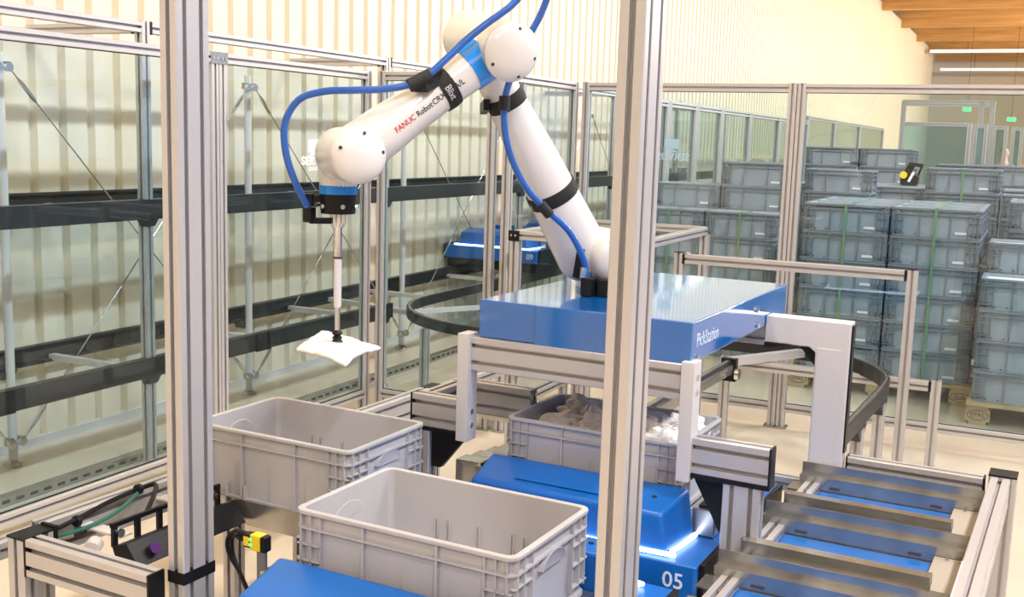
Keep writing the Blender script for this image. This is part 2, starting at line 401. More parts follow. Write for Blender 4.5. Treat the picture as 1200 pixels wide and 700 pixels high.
for yy in (2.7, 3.92, 4.9, 5.9, 6.9, 8.1, 9.4, 11):
    for zt in (.50, ): MB().box(-4.50, -3.83, yy-.02, yy+.02, zt-.03, zt).build('cross_tie', ALUP, t)
    MB().box(-4.50, -3.83, yy-.02, yy+.02, 1.255, 1.275).build('cross_tie', ALUP, t)
for yy in fy:
    for z in (.47, 1.24): MB().prism([(yy-.05, z), (yy+.06, z), (yy+.03, z-.04), (yy-.03, z-.04)], 'x', -3.85, -3.81).build('rail_bracket', RAILB, t)
for yy in by:
    for z in (.47, 1.24): MB().prism([(yy-.05, z), (yy+.06, z), (yy+.03, z-.04), (yy-.03, z-.04)], 'x', -4.5, -4.44).build('rail_bracket', RAILB, t)
# joints in the rails
for xx, yy in ((-3.80, 2.9), (-3.8, 3.05), (-4.5, 4.2), (-4.5, 4.4), (-3.8, 4.75)):
    MB().box(xx-.006, xx+.006, yy-.06, yy+.06, .46, .562).build('rail_joint', BLACK, t)
# tension cables with turnbuckles
def brace(y0, z0, y1, z1):
    a, b = Vector((BX+.03, y0, z0)), Vector((BX+.03, y1, z1)); d = (b-a).normalized()
    MB().tube([a, b], .0035, 6).build('brace_cable', GALV, t)
    for p, s in ((a, 1), (b, -1)):
        MB().tube([p+d*s*.06, p+d*s*.10, p+d*s*.2, p+d*s*.22], [.005, .011, .011, .005], 8).build('turnbuckle', STEEL, t)
        MB().disc(p+Vector((-.01, 0, 0)), (1, 0, 0), .022, .02, 12).build('eye_bolt', STEEL, t)
        MB().box(BX-.01, BX+.032, p.y-.013, p.y+.013, p.z-.013, p.z+.025).build('brace_clamp', GALV, t)
for i in range(len(by)-1):
    brace(by[i]+.03, 1.93, by[i+1]-.03, .12); brace(by[i+1]-.03, 1.93, by[i]+.03, .12)
# perforated strut on the floor
pf = MB().box(-4.00, -3.95, .5, 14, 0, .045).build('floor_strut', GALV, t)
hol = MB()
for k in range(150): hol.box(-3.9505, -3.9485, 1.8+k*.075, 1.84+k*.075, .016, .03)
tag(hol.build('strut_slots', DARK, pf), kind='stuff')

# ================================================================== TRACK LOOP BEHIND THE STATION
t = thing('curved_track', (-1.2, 4.9, 0), 'black curved rail loop on posts behind the pick table', 'rail track')
inner = [(-1.60, y, .55) for y in (3.95, 4.3, 4.7, 5.1, 5.5)]
outer = [(-.80, y, .55) for y in (3.9, 4.3, 4.7, 5.1, 5.4)]
outer += [(-.80-.75*(1-cos(rad(a))), 5.4+.75*sin(rad(a)), .55) for a in range(10, 91, 10)]
outer += [(x, 6.15, .55) for x in (-1.8, -2.1, -2.4)]
for pth, nm in ((inner, 'black_rail'), (outer, 'black_rail')):
    MB().sweep(pth, .03, .075).build(nm, RAILB, t)
    MB().sweep([(x+.0, y, z+.004) for x, y, z in pth], .012, .004).build('running_strip', GALV, t)
MB().sweep([(x-.022, y, z-.02) for x, y, z in outer[:5]], .012, .045).build('guide_strip', GALV, t)
MB().sweep([(x+.022, y, z-.02) for x, y, z in inner], .012, .045).build('guide_strip', GALV, t)
for x, y in ((-.80, 4.75), (-.80, 5.3), (-1.63, 4.6)):
    profile('post', t, 'z', 0, .47, x, y, .05, .05)
    MB().prism([(y-.1, .475), (y+.1, .475), (y+.03, .42), (y-.03, .42)], 'x', x-.02, x+.02).build('rail_bracket', RAILB, t)
MB().box(-1.64, -1.56, 5.47, 5.51, .44, .56).build('rail_end', BLACK, t)
MB().disc((-1.55, 5.44, .49), (1, 0, 0), .03, .02).build('clamp_ring', STEEL, t)
# spur that leaves the wall track on the left
t = thing('spur_track', (-3.4, 6.0, 0), 'black curved rail spur on the floor side of the jogged fence', 'rail track', None, 'R')
sp = [(-3.82, 7.55, .55), (-3.82, 6.9, .55)]+[(-3.82+.95*(1-cos(rad(a))), 6.6-.95*sin(rad(a)), .55) for a in range(0, 91, 10)]+[(-2.72, 5.65, .55)]
MB().sweep(sp, .035, .065).build('black_rail', RAILB, t)
MB().sweep([(x, y, z+.003) for x, y, z in sp], .012, .003).build('running_strip', GALV, t)
MB().bar((-4.45, 6.3, .5), (-3.55, 6.1, .5), .035, .03).build('cross_tie', ALUP, t)
MB().bar((-3.7, 6.15, .5), (-3.0, 7.3, .5), .035, .03).build('cross_tie', ALUP, t)
for x, y in ((-3.4, 5.84), (-2.75, 5.66)): profile('post', t, 'z', 0, .465, x, y, .05, .05)

# barriers behind the table (room frame)
t = thing('guard_rail', (-1.1, 5.6, 0), 'tall aluminium guard rail standing behind the blue table', 'guard rail', None, 'R')
for x in (-1.70, -.515):
    profile('post', t, 'z', 0, 1.09, x, 5.62, .05, .05); MB().box(x-.025, x+.025, 5.595, 5.645, 1.09, 1.094).build('end_cap', BLACK, t)
profile('rail', t, 'x', -1.665, -.55, 5.62, 1.06, .05, .05)
for x in (-1.672, -.545): MB().box(x-.007, x+.007, 5.594, 5.646, 1.034, 1.086).build('bracket', BLACK, t)
t = thing('low_guard_rail', (-.9, 5.85, 0), 'low aluminium barrier in front of the right glass fence', 'guard rail', None, 'R')
for x in (-1.5, -.385): profile('post', t, 'z', 0, .49, x, 5.95, .05, .05)
profile('rail', t, 'x', -1.465, -.42, 5.95, .455, .05, .05)
for x in (-1.472, -.414): MB().box(x-.007, x+.007, 5.924, 5.976, .43, .482).build('bracket', BLACK, t)
MB().bar((-1.45, 5.72, .50), (-1.02, 6.3, .52), .045, .045).build('tie_bar', ALU, t)
t = thing('rail_table_frame', (-2.1, 5.7, 0), 'pale rectangular rail frame on legs behind the robot base', 'frame', None, 'R')
x0, x1, y0, y1, z = -2.44, -1.73, 5.12, 6.2, 1.17
for x, y in ((x0, y0), (x1, y0), (x0, y1), (x1, y1)): profile('leg', t, 'z', 0, z-.025, x, y, .05, .05)
for y in (y0, y1): profile('rail', t, 'x', x0, x1, y, z, .045, .045)
for x in (x0, x1): profile('rail', t, 'y', y0+.025, y1-.025, x, z, .045, .045)
MB().box(x0-.03, x0+.03, y0-.032, y0-.024, z-.03, z+.024).build('bracket', BLACK, t)
for dx in (-.012, .012): MB().disc((x0+dx, y0-.032, z), (0, -1, 0), .006, .004, 8).build('screw', STEEL, t)

# ================================================================== CRATES
def make_crate(cx, cy, zt, label, group=None, H=.22, L=.6, W=.4):
    zb = zt-H
    t = thing('crate', (cx, cy, zb), label, 'crate', group)
    X, Y = L/2, W/2
    i = .012
    def loop(d, k=4): return [(cx+x, cy+y) for x, y in rrect(-X+d, X-d, -Y+d, Y-d, max(.028-d*.6, .006), k)]
    b = MB()
    b.ring((loop(i+.006), loop(i)), (loop(i+.011), loop(i+.004)), zb+.004, zt-.004)
    b.add([(x, y, zb) for x, y in loop(i+.006)]+[(x, y, zb+.006) for x, y in loop(i+.008)],
          [tuple(range(19, -1, -1)), tuple(range(20, 40))]+[(k, (k+1) % 20, 20+(k+1) % 20, 20+k) for k in range(20)])
    b.build('body', CRATE, t)
    MB().ring(loop(0), loop(i+.004), zt-.011, zt).build('rim', CRATE, t, bevel=.0025, segs=2)
    MB().ring(loop(.0015), loop(i+.002), zt-.046, zt-.041).build('flange', CRATE, t)
    MB().ring(loop(.006), loop(i+.008), zb+.001, zb+.012).build('base_band', CRATE, t)
    # moulded ribs outside
    r = MB(); g = .0016
    for s in (-1, 1):
        y0, y1 = sorted((cy+s*(Y-.003), cy+s*(Y-i-.004)))
        for x in (-X+.022, -X+.05, -X+.078, -.1, .1, X-.078, X-.05, X-.022):
            full = abs(x) < .15
            r.box(cx+x-(g*1.8 if full else g), cx+x+(g*1.8 if full else g), y0, y1, zb+.006 if full else zb+.05, zt-.01)
        for sx in (-1, 1):
            xs = sorted((cx+sx*(X-.01), cx+sx*(X-.08)))
            for z in (zt-.085, zt-.125, zb+.048): r.box(xs[0], xs[1], y0, y1, z-g, z+g)
        x0, x1 = sorted((cx+s*(X-.003), cx+s*(X-i-.004)))
        for yy in (-Y+.024, -Y+.055, -Y+.095, Y-.095, Y-.055, Y-.024):
            r.box(x0, x1, cy+yy-g, cy+yy+g, zb+.03, zt-.01)
        for sy in (-1, 1):
            ys = sorted((cy+sy*(Y-.01), cy+sy*(Y-.095)))
            for z in (zt-.075, zt-.125, zb+.04): r.box(x0, x1, ys[0], ys[1], z-g, z+g)
    tag(r.build('rib_moulding', CRATE, t), kind='stuff')
    n = MB()                                    # small upright guides inside
    for x in (-.13, -.095, -.005, .095, .13):
        for d in (-.004, .004):
            for s in (-1, 1):
                y0, y1 = sorted((cy+s*(Y-i-.002), cy+s*(Y-i-.0135)))
                n.box(cx+x+d-.0013, cx+x+d+.0013, y0, y1, zb+.006, zb+H*.52)
    tag(n.build('inner_guides', CRATE, t), kind='stuff')
    lb = MB()
    for s in (-1, 1):                           # stub clips low on the long sides
        for x in (-.16, -.1, -.088, .15):
            y0, y1 = sorted((cy+s*(Y-.001), cy+s*(Y-i-.004))); lb.box(cx+x-.003, cx+x+.003, y0, y1, zb+.006, zb+.05)
    tag(lb.build('clip_stubs', CRATE, t), kind='stuff')
    for s in (-1, 1):                           # half-round grip scoop on each end
        x = cx+s*(X-i); arc = [(cy+.062*cos(a), zt-.078+.040*sin(a)) for a in [pi*k/12 for k in range(13)]]
        h = MB(); m = len(arc)
        vs = [(x-s*.003, y, z) for y, z in arc]+[(x+s*.013, cy+(y-cy)*.94, zt-.078+(z-zt+.078)*.9) for y, z in arc]
        vs += [(x+s*.004, cy+(y-cy)*.8, zt-.083+(z-zt+.078)*.55) for y, z in arc]
        h.add(vs, [(k, k+1, m+k+1, m+k) for k in range(m-1)]+[(m+k, m+k+1, 2*m+k+1, 2*m+k) for k in range(m-1)]+[tuple(range(2*m, 3*m))])
        h.smooth = True
        hb = h.build('grip_scoop', CRATE, t)
        iy = MB(); xi = x-s*.006
        a2 = [(cy+.064*cos(a), zt-.078+.042*sin(a)) for a in [pi*k/12 for k in range(13)]]
        vs = [(xi, y, z) for y, z in a2]+[(xi-s*.0016, cy+(y-cy)*.95, zt-.078+(z-zt+.078)*.93) for y, z in a2]
        iy.add(vs, [(k, k+1, m+k+1, m+k) for k in range(m-1)]+[tuple(range(m, 2*m)), (0, m, 2*m-1, m-1)]); iy.build('grip_panel', CRATE, t)
    d = MB()
    for sx in (-1, 1):
        for sy in (-1, 1): d.box(cx+sx*(X-.008)-.003, cx+sx*(X-.008)+.003, cy+sy*(Y-.06)-.011, cy+sy*(Y-.06)+.011, zt-.001, zt+.0006)
    tag(d.build('rim_slots', GREYP, t), kind='stuff')
    return t
crF = make_crate(-1.305, 2.150, .785, 'empty grey crate nearest the camera, on the front blue shuttle')
crL = make_crate(-2.065, 2.590, .785, 'empty grey crate at the left under the robot gripper')
crB = make_crate(-1.297, 3.195, .785, 'grey crate full of wrapped packets under the blue table')

# ---------------------------------------------------------------- packets
def crumple(cx, cy, cz, rx, ry, rz, seed, label, material, group='packets in the full crate', name='packet'):
    bm = bmesh.new(); bmesh.ops.create_icosphere(bm, subdivisions=4, radius=1)
    for v in bm.verts:
        n = noise.noise(v.co*1.2+Vector((seed, 0, 0)))*.35+abs(noise.noise(v.co*2.1+Vector((0, seed, 0))))*.45
        v.co *= .78+n
        v.co = Vector((max(-1.05, min(1.05, v.co.x))*rx, max(-1.05, min(1.05, v.co.y))*ry, max(-.8, v.co.z)*rz))
    me = bpy.data.meshes.new(name); bm.to_mesh(me); bm.free(); me.materials.append(material)
    o = bpy.data.objects.new(name, me); COL.objects.link(o); o.location = (cx, cy, cz); ORIG[o.name] = (cx, cy, cz)
    return tag(o, label, 'packet', group)
crumple(-1.44, 3.25, .75, .09, .09, .075, 1.3, 'beige wrapped packet standing up at the left end of the full crate', PAPER)
crumple(-1.465, 3.13, .715, .09, .09, .07, 4.1, 'grey-brown wrapped packet low in the left corner of the full crate', PAPER)
crumple(-1.355, 3.17, .735, .08, .1, .07, 8.8, 'shiny beige packet just left of the front post', PACKB)
crumple(-1.25, 3.2, .71, .095, .11, .07, 2.2, 'film packet in the middle of the full crate', PACKB)
crumple(-1.17, 3.22, .75, .1, .1, .07, 6.4, 'tan film packet just right of the front post', PACKB)
crumple(-1.105, 3.12, .735, .085, .085, .07, 9.7, 'white film packet near the right table leg', PACKW)
crumple(-1.08, 3.27, .745, .07, .09, .07, 12.2, 'white film packet at the right end of the full crate', PACKW)
# packet hanging from the suction cup
bm = bmesh.new(); C4 = [Vector(p) for p in ((-2.068, 2.52, 1.03), (-1.825, 2.436, 1.03), (-1.878, 2.697, 1.03), (-2.175, 2.801, 1.03))]
N = 22; g = [[None]*(N+1) for _ in range(N+1)]; top = []
for i in range(N+1):
    for j in range(N+1):
        u_, v_ = i/N, j/N
        p = C4[0]*(1-u_)*(1-v_)+C4[1]*u_*(1-v_)+C4[2]*u_*v_+C4[3]*(1-u_)*v_
        p.z += noise.noise(p*13)*.007+noise.noise(p*31)*.004-.035*((u_-.5)**2+(v_-.5)**2)+.012
        p.x += noise.noise(p*7)*.012; p.y += noise.noise(p*9+Vector((3, 0, 0)))*.012
        g[i][j] = bm.verts.new(p-Vector((-1.985, 2.62, 1.03)))
for i in range(N):
    for j in range(N): bm.faces.new((g[i][j], g[i+1][j], g[i+1][j+1], g[i][j+1]))
me = bpy.data.meshes.new('held_packet'); bm.to_mesh(me); bm.free(); me.materials.append(PACKW)
o = bpy.data.objects.new('held_packet', me); COL.objects.link(o); o.location = (-1.985, 2.62, 1.03)
sm = o.modifiers.new('thick', 'SOLIDIFY'); sm.thickness = .009
me.polygons.foreach_set('use_smooth', [True]*len(me.polygons))
tag(o, 'flat white packet hanging from the robot suction cup', 'packet')

# ================================================================== SHUTTLES
def make_shuttle(cx, cy, label, num, frame='S', cargo_deck=True):
    t = thing('shuttle', (cx, cy, .40), label, 'shuttle', 'blue rail shuttles', frame)
    bx, hy = .44, .44
    MB().prism([(cx-bx, cy-hy+.008), (cx-bx+.008, cy-hy), (cx+bx-.008, cy-hy), (cx+bx, cy-hy+.008), (cx+bx, cy+hy-.008), (cx+bx-.008, cy+hy), (cx-bx+.008, cy+hy), (cx-bx, cy+hy-.008)], 'z', .41, .515).build('base', BLUES, t, bevel=.006)
    MB().box(cx-bx+.02, cx+bx-.02, cy-hy+.02, cy+hy-.02, .33, .41).build('undercarriage', BLACK, t)
    for s in (-1, 1):
        x0, x1 = sorted((cx+s*bx, cx+s*(bx+.016))); MB().box(x0, x1, cy-hy+.012, cy+hy-.012, .40, .523).build('bumper_strip', BLACK, t, bevel=.004)
        for yy in (-.3, .3): MB().disc((cx+s*.36, cy+yy, .36), (s, 0, 0), .05, .03).build('wheel', BLACK, t)
    MB().box(cx-.31, cx+.31, cy-.205, cy+.205, .515, .562).build('deck', GALV, t)
    for s in (-1, 1):
        Yi, Yo = cy+s*.212, cy+s*.405
        hx, tx = .355, .335
        h = MB()
        b4 = [(cx-hx, Yi, .520), (cx+hx, Yi, .520), (cx+hx-.02, Yo, .520), (cx-hx+.02, Yo, .520)]
        t4 = [(cx-tx, Yi, .662), (cx+tx, Yi, .662), (cx+tx-.025, Yo-s*.015, .630), (cx-tx+.025, Yo-s*.015, .630)]
        h.hexa(b4, t4); hp = h.build('hood', BLUES, t, bevel=.013, segs=3)
        MB().hexa([(cx-.2, Yi+s*.03, .661), (cx+.2, Yi+s*.03, .661), (cx+.18, Yo-s*.05, .640), (cx-.18, Yo-s*.05, .640)],
                  [(cx-.2, Yi+s*.03, .6615), (cx+.2, Yi+s*.03, .6615), (cx+.18, Yo-s*.05, .6405), (cx-.18, Yo-s*.05, .6405)]).build('hatch', BLUES, hp)
        MB().box(cx+.25, cx+.262, Yi+s*.09-.004, Yi+s*.09+.004, .640, .6505).build('latch_notch', DARK, hp)
        led = [(cx-hx-.004, Yi, .524), (cx-hx+.012, Yo-s*.03, .524), (cx-hx+.05, Yo+s*.004, .524), (cx+hx-.05, Yo+s*.004, .524), (cx+hx-.012, Yo-s*.03, .524), (cx+hx+.004, Yi, .524)]
        MB().tube(catmull(led, 5), .007, 8).build('led_strip', LED, t)
        x = cx+s*.33
        if s > 0 and num: text_obj('number', num, .064, (cx+s*.372, cy-hy*1 if s > 0 else cy+hy, .463), (s, 0, 0), (0, 0, 1), LETTER, t, 1.0, .0006, .0008)
    for s in (-1, 1):
        m_ = MB().box(cx+s*.375-.035, cx+s*.375+.035, cy-.2, cy-.10, .517, .60).build('drive_box', GALV, t, bevel=.004)
        MB().box(cx+s*.375-.02, cx+s*.375+.02, cy-.185, cy-.12, .60, .607).build('cover', BLACK, m_)
    return t
sh1 = make_shuttle(-1.305, 2.155, 'blue shuttle carrying the nearest empty crate', '')
sh2 = make_shuttle(-1.30, 3.20, 'blue shuttle number 05 carrying the full crate under the table', '05')
sh3 = make_shuttle(-4.13, 8.60, 'distant blue shuttle number 09 on the track along the wall', '09', 'R')
sh3.matrix_world = RM @ Matrix.Translation((-4.13, 8.60, .63))
sh4 = copy_thing(sh3, (0, 1.35, .23), 'farthest blue shuttle, queued behind number 09 on the wall track', frame='R')

# ================================================================== STATION FRAME (machine frame)
t = thing('station_frame', (-2.3, 2.6, 0), 'aluminium profile base frame of the picking station', 'frame')
ZT = .61
def beam(axis, a0, a1, cu, cv, su, sv, nm='beam', capend=()):
    o = profile(nm, t, axis, a0, a1, cu, cv, su, sv)
    for a, s in capend:
        c = MB(); d0, d1 = sorted((a, a+s*.006))
        e = .001
        if axis == 'x': c.box(d0, d1, cu-su/2-e, cu+su/2+e, cv-sv/2-e, cv+sv/2+e)
        elif axis == 'y': c.box(cu-su/2-e, cu+su/2+e, d0, d1, cv-sv/2-e, cv+sv/2+e)
        else: c.box(cu-su/2-e, cu+su/2+e, cv-sv/2-e, cv+sv/2+e, d0, d1)
        c.build('end_cap', BLACK, t)
    return o
# left corner column, front beam, left beam
beam('z', 0, ZT-.008, -2.378, 1.825, .062, .095, 'column', ((ZT-.008, 1),))
beam('x', -2.339, -1.907, 1.803, ZT-.052, .05, .10, 'beam', ((-2.346, 1), (-1.907, 1)))
beam('y', 1.882, 3.82, -2.425, ZT-.052, .05, .10)
MB().box(-2.40, -2.345, 1.874, 1.884, ZT-.1, ZT+.004).build('end_cap', BLACK, t)
profile('rail', t, 'y', 1.6, 5.2, -2.56, ZT-.10, .05, .05)
beam('z', 0, ZT-.006, -2.425, 3.865, .05, .09, 'column', ((ZT-.006, 1),))
beam('x', -2.395, -1.75, 3.865, ZT-.052, .05, .10)
beam('x', -1.0, -.675, 3.80, .475, .05, .05)
beam('z', 0, .50, -2.425, 3.0, .05, .05, 'column')
for y in (2.0, 2.9): MB().box(-2.399, -2.395, y-.02, y+.02, ZT-.07, ZT-.045).build('cable_hole', DARK, t)
# crossbeams with columns that carry the table
CY, CZ = 2.945, .835
beam('x', -1.905, -1.728, CY, CZ-.053, .05, .106, 'crossbeam', ((-1.905, -1),))
beam('x', -.944, -.722, CY, CZ-.053, .05, .106, 'crossbeam', ((-.722, 1),))
beam('x', -1.905, -1.60, 3.20, CZ-.053, .05, .106, 'crossbeam')
beam('y', 2.97, 3.175, -1.88, CZ-.03, .05, .05, 'crossbeam')
MB().box(-1.905, -1.70, CY-.03, CY+.03, CZ-.118, CZ-.106).build('mount_plate', BLACK, t)
MB().box(-.965, -.716, CY-.03, CY+.03, CZ-.118, CZ-.106).build('mount_plate', BLACK, t)
beam('z', 0, CZ-.118, -.795, CY-.0, .108, .05, 'column')
beam('z', 0, CZ-.118, -1.868, CY-.0, .060, .05, 'column')
MB().prism([(-.86, CZ-.12), (-.95, CZ-.12), (-.95, CZ-.14), (-.86, CZ-.30)], 'y', CY+.03, CY+.045).build('gusset', BLACK, t)
MB().prism([(-1.835, CZ-.12), (-1.72, CZ-.12), (-1.72, CZ-.14), (-1.80, CZ-.24), (-1.835, CZ-.24)], 'y', CY-.012, CY+.012).build('gusset', BLACK, t)
# slanted sheet-metal covers between the left column and the shuttle lane
for k in range(4):
    MB().box(-1.80, -1.69, 3.03+k*.10, 3.10+k*.10, .52-.008*k, .60-.01*k).build('cover_strip', GALV, t, bevel=.003)
# right hand frame
beam('x', -.662, -.222, 3.80, ZT-.05, .05, .10, 'beam', ((-.662, -1), (-.228, 1)))
beam('z', 0, ZT, -.172, 3.865, .085, .085, 'column', ((ZT, 1),))
beam('y', .9, 3.818, -.178, ZT-.045, .062, .09)
MB().box(-.209, -.206, 1.0, 2.95, ZT-.09, ZT+.004).build('wear_strip', ALUP, t)
beam('z', 0, ZT-.09, -.178, 1.6, .062, .062, 'column')
beam('y', 2.99, 3.78, -.755, .49, .05, .08)
beam('y', 1.98, 2.90, -.755, .49, .05, .08)

# ---------------------------------------------------------------- roller-less slide rails on the right
def slide_lane(k, y1, label):
    x0, x1 = -.80, -.214
    t = thing('slide_lane', (-.5, y1-.16, .45), label, 'slide rail', 'galvanised slide lanes at the right')
    a = MB().prism([(y1, .480), (y1, .588), (y1-.003, .588), (y1-.003, .548), (y1-.034, .548), (y1-.034, .480), (y1-.037, .480), (y1-.037, .551), (y1-.003+.0, .551)][:1]+[(y1, .588), (y1-.003, .588), (y1-.003, .551), (y1-.037, .551), (y1-.037, .480), (y1-.034, .480), (y1-.034, .548), (y1-.003, .548), (y1-.003, .480)], 'x', x0, x1)
    a.build('guide_rail', GALV, t)
    y2 = y1-.335
    b = MB().prism([(y2, .470), (y2, .575), (y2+.024, .575), (y2+.024, .545), (y2+.021, .545), (y2+.021, .572), (y2+.003, .572), (y2+.003, .470)], 'x', x0+.02, -.275)
    b.build('guide_rail', GALV, t)
    MB().box(x0+.03, -.275, y2-.030, y2-.001, .560, .580).build('cover_bar', GALV, t)
    MB().box(x0-.02, x0+.06, y1-.13, y1-.04, .520, .525).build('mount_plate', GALV, t)
    MB().box(x1-.085, x1, y2+.028, y1-.04, .505, .525).build('mount_plate', BEIGE, t)
    MB().box(x0+.07, x1-.08, y2+.03, y1-.045, .498, .504).build('bed_panel', BLUED, t)
    for x in (x0+.03, x0+.06, x1-.05, x1-.02): MB().disc((x, y1-.06, .525), (0, 0, 1), .006, .004, 8).build('screw', STEEL, t)
    for x in (x0+.12, x1-.14): MB().box(x-.018, x+.018, y1-.0405, y1-.0375, .515, .523).build('slot', TROUS, t)
slide_lane(0, 3.715, 'galvanised slide lane with blue bed, farthest of those at the right')
slide_lane(1, 3.235, 'galvanised slide lane with blue bed, between the farthest and the nearest at the right')
slide_lane(2, 2.755, 'galvanised slide lane with blue bed, nearest the right bottom edge')
slide_lane(3, 2.275, 'galvanised slide lane with blue bed, just below the picture edge')
# slide rails that carry the left crate
t = thing('slide_lane', (-2.07, 2.59, .45), 'galvanised slide rails under the left crate', 'slide rail')
for y, s in ((2.785, -1), (2.395, 1)):
    MB().box(-2.40, -1.74, min(y, y+s*.05), max(y, y+s*.05), .548, .5645).build('guide_rail', GALV, t)
    MB().box(-2.40, -1.74, y-s*.010, y-s*.007, .50, .575).build('guide_rail', GALV, t)
for x in (-2.34, -1.80): profile('support_beam', t, 'y', 2.43, 2.76, x, .51, .05, .07)
for x in (-2.34, -1.80): profile('leg', t, 'z', 0, .475, x, 2.55, .05, .05)

# ---------------------------------------------------------------- tall posts in front
def tall_post(x, y, z0, label):
    t = thing('enclosure_post', (x, y, 0), label, 'post', 'tall front posts')
    profile('upper_profile', t, 'z', z0+.03, 3.0, x, y, .052, .104)
    MB().box(x-.027, x+.027, y-.053, y+.053, z0, z0+.03).build('joint_cap', BLACK, t)
    profile('lower_profile', t, 'z', 0, z0, x, y, .052, .104)
tall_post(-1.872, 1.890, ZT-.035, 'thick upright aluminium post at the left front')
tall_post(-.757, 1.91, ZT-.005, 'thick upright aluminium post in front of the robot base')

# ================================================================== PICK TABLE (portal + blue box + white arm)
PY = 2.92
t = thing('pick_table', (-1.32, 3.4, .70), 'blue steel table top on an aluminium portal, carrying the robot', 'table')
XL, XR, BY1, ZB0, ZB1 = -1.668, -.966, 4.0, 1.046, 1.166
body = MB().box(XL, XR, PY+.012, BY1, ZB0, ZB1).build('table_box', BLUE, t, bevel=.004)
MB().box(XL+.20, XR-.001, PY+.006, PY+.013, ZB0-.004, ZB1-.001).build('front_panel', BLUE, body, bevel=.0015)
text_obj('lettering', 'PickStation', .060, (XR+.0006, 3.075, ZB0+.060), (0, 1, 0), (0, 0, 1), LETTER, body, .78, -.0004)
for y, z in ((2.975, ZB0+.012), ): MB().disc((XR, y, z), (1, 0, 0), .010, .007, 12).build('bolt', STEEL, t)
for y, z in ((3.62, ZB0+.02), (3.60, ZB0+.075)): MB().disc((XR, y, z), (1, 0, 0), .011, .008, 12).build('bolt', STEEL, t)
profile('portal_beam', t, 'x', -1.687, -.985, CY, ZB0-.054, .05, .106)
for x0, x1 in ((-1.727, -1.687), (-.985, -.945)):
    p = MB().box(x0, x1, PY-.018, PY+.045, .705, ZB0+.01).build('portal_plate', ALUP, t, bevel=.002)
    for z in (.755, .80, .965, 1.01):
        if (x0 > -1.5) == (z < .9): continue
        MB().disc((x1, PY+.012, z), (1, 0, 0), .009, .003, 12).build('screw', STEEL, p)
# rear beams under the box
profile('rear_beam', t, 'x', -1.66, -.97, 3.93, ZB0-.05, .05, .10)
# light grey angled arm with column
t2 = t
ay0, ay1 = 3.725, 3.80
MB().prism([(-.965, .99), (-.965, 1.085), (-.675, 1.085), (-.675, .40), (-.788, .40), (-.788, .973), (-.81, .99)], 'y', ay0, ay1).build('support_arm', ALUP, t, bevel=.004)
MB().box(-.782, -.703, ay0-.003, ay0, .42, .99).build('column_cover', ALUP, t, bevel=.001)
MB().box(-.676, -.669, ay0+.02, ay1-.015, .63, 1.075).build('slot_cover', BLACK, t)
MB().prism([(-.845, .985), (-.789, .985), (-.789, .92)], 'y', ay0+.02, ay0+.06).build('gusset', BLACK, t)
MB().prism([(-.964, .99), (-.87, .99), (-.94, .975), (-.964, .975)], 'y', ay0-.01, ay0+.04).build('gusset', BLACK, t)
MB().box(-.80, -.66, ay0-.002, ay1+.02, 0, .40).build('column_foot', ALUP, t)
# robot flange plate on the table
MB().disc((-1.42, 3.42, ZB1), (0, 0, 1), .13, .012, 32).build('mount_flange', BLUE, t)

# ================================================================== ROBOT
ZR = ZB1+.012
t = thing('robot_arm', (-1.42, 3.42, ZR), 'white collaborative robot arm with a blue hose, bending over the left crate', 'robot arm')
V = Vector
def lerp(a, b, k): return a+(b-a)*k
U0, U1 = V((-1.503, 3.349, 1.282)), V((-1.706, 2.962, 1.940))
EF, EN = V((-1.765, 2.990, 1.977)), V((-1.512, 2.800, 1.915))
F0, F1 = V((-1.565, 2.854, 1.942)), V((-1.866, 2.520, 1.610))
def capsule(a, b, r0, r1, name, material, n=28, dome0=True, dome1=True, mid=None, df=.9):
    a, b = V(a), V(b); d = (b-a).normalized(); pts, rs = [], []
    if dome0:
        for k in range(6): q = pi/2*k/6; pts.append(a-d*r0*cos(q)*df); rs.append(max(r0*sin(q), .002))
    st = mid or [(0, r0), (1, r1)]
    for s, r in st: pts.append(a+(b-a)*s); rs.append(r)
    if dome1:
        for k in range(5, -1, -1): q = pi/2*k/6; pts.append(b+d*r1*cos(q)*df); rs.append(max(r1*sin(q), .002))
    return MB().tube(pts, rs, n).build(name, material, t)
# base + shoulder
MB().tube([(-1.42, 3.42, ZR), (-1.42, 3.42, ZR+.02), (-1.42, 3.42, ZR+.09), (-1.42, 3.42, ZR+.12), (-1.42, 3.42, ZR+.16)], [.095, .095, .092, .088, .09], 32).build('base', ROBW, t)
ax = (EF-EN).normalized(); ax.z = 0; ax.normalize()
SH = V((-1.43, 3.38, 1.285))
capsule(V((-1.42, 3.42, 1.25)), V((-1.42, 3.42, 1.315)), .096, .094, 'shoulder_housing', ROBW, dome0=False, df=.6)
capsule(SH-ax*.07, SH+ax*.11, .094, .094, 'shoulder_joint', ROBW, df=.5)
capsule(U0, U1, .092, .066, 'upper_arm', ROBW, mid=[(0, .092), (.12, .090), (.3, .083), (.5, .076), (.68, .066), (.82, .060), (1, .062)])
elb = capsule(EN, EF, .088, .086, 'elbow_housing', ROBW, mid=[(0, .083), (.2, .087), (.7, .088), (1, .086)], df=.42)
